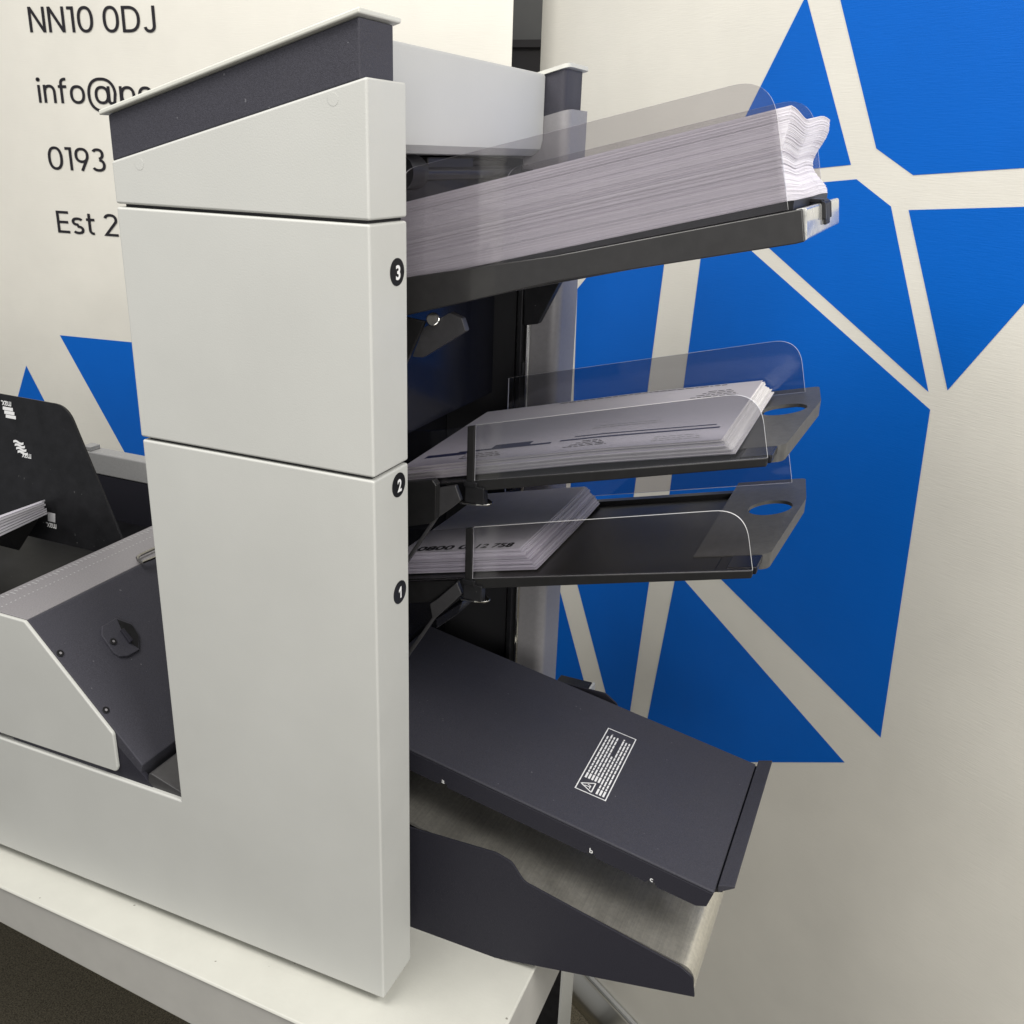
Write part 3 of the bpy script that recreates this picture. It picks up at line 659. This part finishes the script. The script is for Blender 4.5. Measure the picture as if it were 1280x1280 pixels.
# ================================================================ PAPER
def sheets(name, nl, th, x0, x1f, ya, yb, zf, wave=None, jit=.0004, gapk=.12, m=PAPER, nx=5, ny=9):
    """a stack modelled sheet by sheet: every layer has its own edge"""
    bm = bmesh.new(); t = th/nl; h = 0
    off = 0
    for i in range(nl):
        off = off*.8 + random.gauss(0, jit*.18); oy = off + random.gauss(0, jit*.45); ox = random.gauss(0, jit*.7)
        gap = t*gapk + (t*random.uniform(.3,.7) if random.random() < .06 else 0) + (t*.9 if nl > 100 and i in (nl-8, nl-22, nl-30, int(nl*.42)) else 0)
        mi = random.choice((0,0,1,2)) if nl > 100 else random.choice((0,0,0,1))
        hb, ht = i*t + gap/2, (i+1)*t - t*gapk/2
        hn = (i+.5)/nl
        lay = []
        for hh in (hb, ht):
            g_ = []
            for a_ in range(nx):
                w = a_/(nx-1); row = []
                for b_ in range(ny):
                    s_ = b_/(ny-1); yv = ya+oy+(yb-ya)*s_
                    xe = x1f(hn, s_)+ox; xv = x0+(xe-x0)*(w**.6)
                    zv = zf(xv, yv)+hh + (wave(w**.6, s_, hn) if wave else 0)
                    row.append(bm.verts.new((xv, yv, zv)))
                g_.append(row)
            lay.append(g_)
        b0, b1 = lay; nf_ = len(bm.faces)
        for a_ in range(nx-1):
            for b_ in range(ny-1):
                bm.faces.new((b1[a_][b_], b1[a_+1][b_], b1[a_+1][b_+1], b1[a_][b_+1]))
                bm.faces.new((b0[a_][b_], b0[a_][b_+1], b0[a_+1][b_+1], b0[a_+1][b_]))
            for e_ in (0, ny-1): bm.faces.new((b0[a_][e_], b0[a_+1][e_], b1[a_+1][e_], b1[a_][e_]))
        for b_ in range(ny-1):
            for e_ in (0, nx-1): bm.faces.new((b0[e_][b_], b0[e_][b_+1], b1[e_][b_+1], b1[e_][b_]))
        bm.faces.ensure_lookup_table()
        for q_ in range(nf_, len(bm.faces)): bm.faces[q_].material_index = mi
    return fin(name, bm, [m, PAPERB, PAPERC])
def x3(h, s):
    waist = -.0045*math.sin(math.pi*min(1, h*1.05))**2 - .0075*s*math.sin(math.pi*min(1, h*1.15))**2
    return .2470 - .0052*h + waist + .004*s*(1-h) + .003*s*h*s + .0012*math.sin(2.2*math.pi*s+.4)
def w3(w, s, h):
    e_ = max(0, (w-.55)/.45)**2
    return e_*(.25+.75*h)*(-.0050*math.sin(math.pi*min(1, s*1.2))**1.5 - .0022*max(0, (s-.8)/.2)**2)
o = sheets('envelope_stack', 210, .0590, -.052, x3, .1125, .306, lambda x, y: zs3(x), w3, jit=.00028, nx=7, ny=15)
tag(o, 'tall stack of blank white envelopes filling the top tray', 'paper stack')
x2 = lambda h, s: .2305 - .0115*h - .0006*s
f2s = lambda x, y: f2(x) + .052*(y-.13) + .0003 + .0022*max(0, 1-abs(x-.12)/.16)
o = sheets('leaflet_stack', 26, .0128, -.05, x2, .1290, .3060, f2s, jit=.0011, m=PAPER2, nx=8)
tag(o, 'stack of printed leaflets with blue ruled lines in the middle tray', 'paper stack')
bm = bmesh.new()
zt2 = lambda x, y: f2s(x, y)+.0130
def mark(x0, x1, ya, yb, n_=8, mi=0, zf=zt2):
    for k_ in range(n_):
        a_, b_ = x0+(x1-x0)*k_/n_, x0+(x1-x0)*(k_+1)/n_
        f_ = bm.faces.new([bm.verts.new((x, y, zf(x, y))) for x, y in ((a_,ya),(b_,ya),(b_,yb),(a_,yb))]); f_.material_index = mi
mark(.082, .212, .1590, .1625); mark(.092, .208, .1680, .1705)
mark(-.01, .075, .156, .1605); mark(.02, .055, .1605, .170); mark(-.04, .0, .150, .158)
fin('printed_rule', bm, [INK, GINK], o); bm = bmesh.new()
def printed(x0, x1, y0, dy, rows, shift=0, hgt=.0013, col=GINK):
    global bm
    bm = bmesh.new()
    for r_ in range(rows):
        x = x0+shift*r_; e_ = x1-.003*r_
        while x < e_:
            w_ = random.uniform(.0025,.008); mark(x, min(x+w_, e_), y0+dy*r_, y0+dy*r_+hgt, 1, 1); x += w_+.0014
    fin('printed_text', bm, [INK, col], o)
printed(.092, .128, .139, .0045, 4, .004, .0014, INKB); printed(.165, .204, .136, .005, 3); printed(.0, .038, .137, .005, 3, 0, .0016, INKB)
printed(.165, .206, .262, .006, 4, .004, .0015, INKB); printed(.03, .19, .300, .006, 1, 0, .0018, INKB); printed(.10, .16, .190, .006, 2)
x1 = lambda h, s: .0795 - .0165*h - .003*s
f1s = lambda x, y: f1(x) + .0003 + .006*max(0, (y-.25)/.06)*.3
o = sheets('leaflet_stack', 30, .0200, -.055, x1, .1300, .3060, f1s, jit=.0011, m=PAPER, nx=6)
tag(o, 'short stack of leaflets with bold phone number in the bottom tray', 'paper stack')
up1 = Vector((0,1,0)); r1 = Vector((1,0,.242)).normalized()
zt1 = lambda x, y: f1s(x, y)+.0203
for s_, xa, xb in (('0800 0', -.040, .0115), ('12 758', .0185, .0535)):
    bm = bmesh.new(); text_bm(bm, s_, (xa, .1345, zt1(xa, .13)), r1, up1, xb-xa, .0105, .0002, .03); fin('phone_number', bm, INKB, o)
# sheets standing in the hopper on the left
bm = bmesh.new(); layers = 7
for k_ in range(layers):
    a_ = k_/layers; b_ = (k_+.82)/layers; dx = random.uniform(-.003, .003)
    L0, L1 = (57, 624), (59, 643); M0, M1 = (-90, 676), (-90, 714)
    lp = lambda p_, q_, w: (p_[0]+(q_[0]-p_[0])*w, p_[1]+(q_[1]-p_[1])*w)
    jj = random.uniform(-5, 1)
    pts = [lp(M0,M1,a_), (lp(L0,L1,a_)[0]+jj, lp(L0,L1,a_)[1]-jj*.4), (lp(L0,L1,b_)[0]+jj, lp(L0,L1,b_)[1]-jj*.4), lp(M0,M1,b_)]
    q = [on(u, v, 0, xh+dx) for u, v in pts]; prism_n(bm, q, (1,0,.52), -.10, 0)
o = fin('paper_stack', bm, PAPER); tag(o, 'few white sheets lying in the black hopper at the far left', 'paper stack')

# ================================================================ LIGHT
w = bpy.data.worlds.new('World'); S.world = w; w.use_nodes = True
bg = w.node_tree.nodes['Background']; bg.inputs[0].default_value = (.95, .97, 1, 1); bg.inputs[1].default_value = .38
def area(name, loc, target, sx, sy, e, col=(1,.97,.92)):
    l = bpy.data.lights.new(name, 'AREA'); l.shape = 'RECTANGLE'; l.size = sx; l.size_y = sy; l.energy = e; l.color = col
    o = bpy.data.objects.new(name, l); o.location = loc; COL.objects.link(o)
    o.rotation_euler = (Vector(target)-Vector(loc)).to_track_quat('-Z', 'Y').to_euler()
area('ceiling_lamp', (-.5, -.55, 1.75), (-.2, .1, .3), .9, .9, 22)
area('ceiling_lamp', (1.45, -.45, 1.62), (.3, .3, .4), .8, .8, 32)
area('fill_lamp', (.95, -1.55, .62), (.1, .2, .35), 1.0, .9, 13.5)  # added frontal fill that brightens the tray recess
S.view_settings.view_transform = 'Standard'; S.view_settings.look = 'None'; S.view_settings.gamma = 1; S.view_settings.exposure = -.03
S.view_settings.use_curve_mapping = False
S.render.engine = 'CYCLES'; S.cycles.max_bounces = 10; S.cycles.transparent_max_bounces = 24
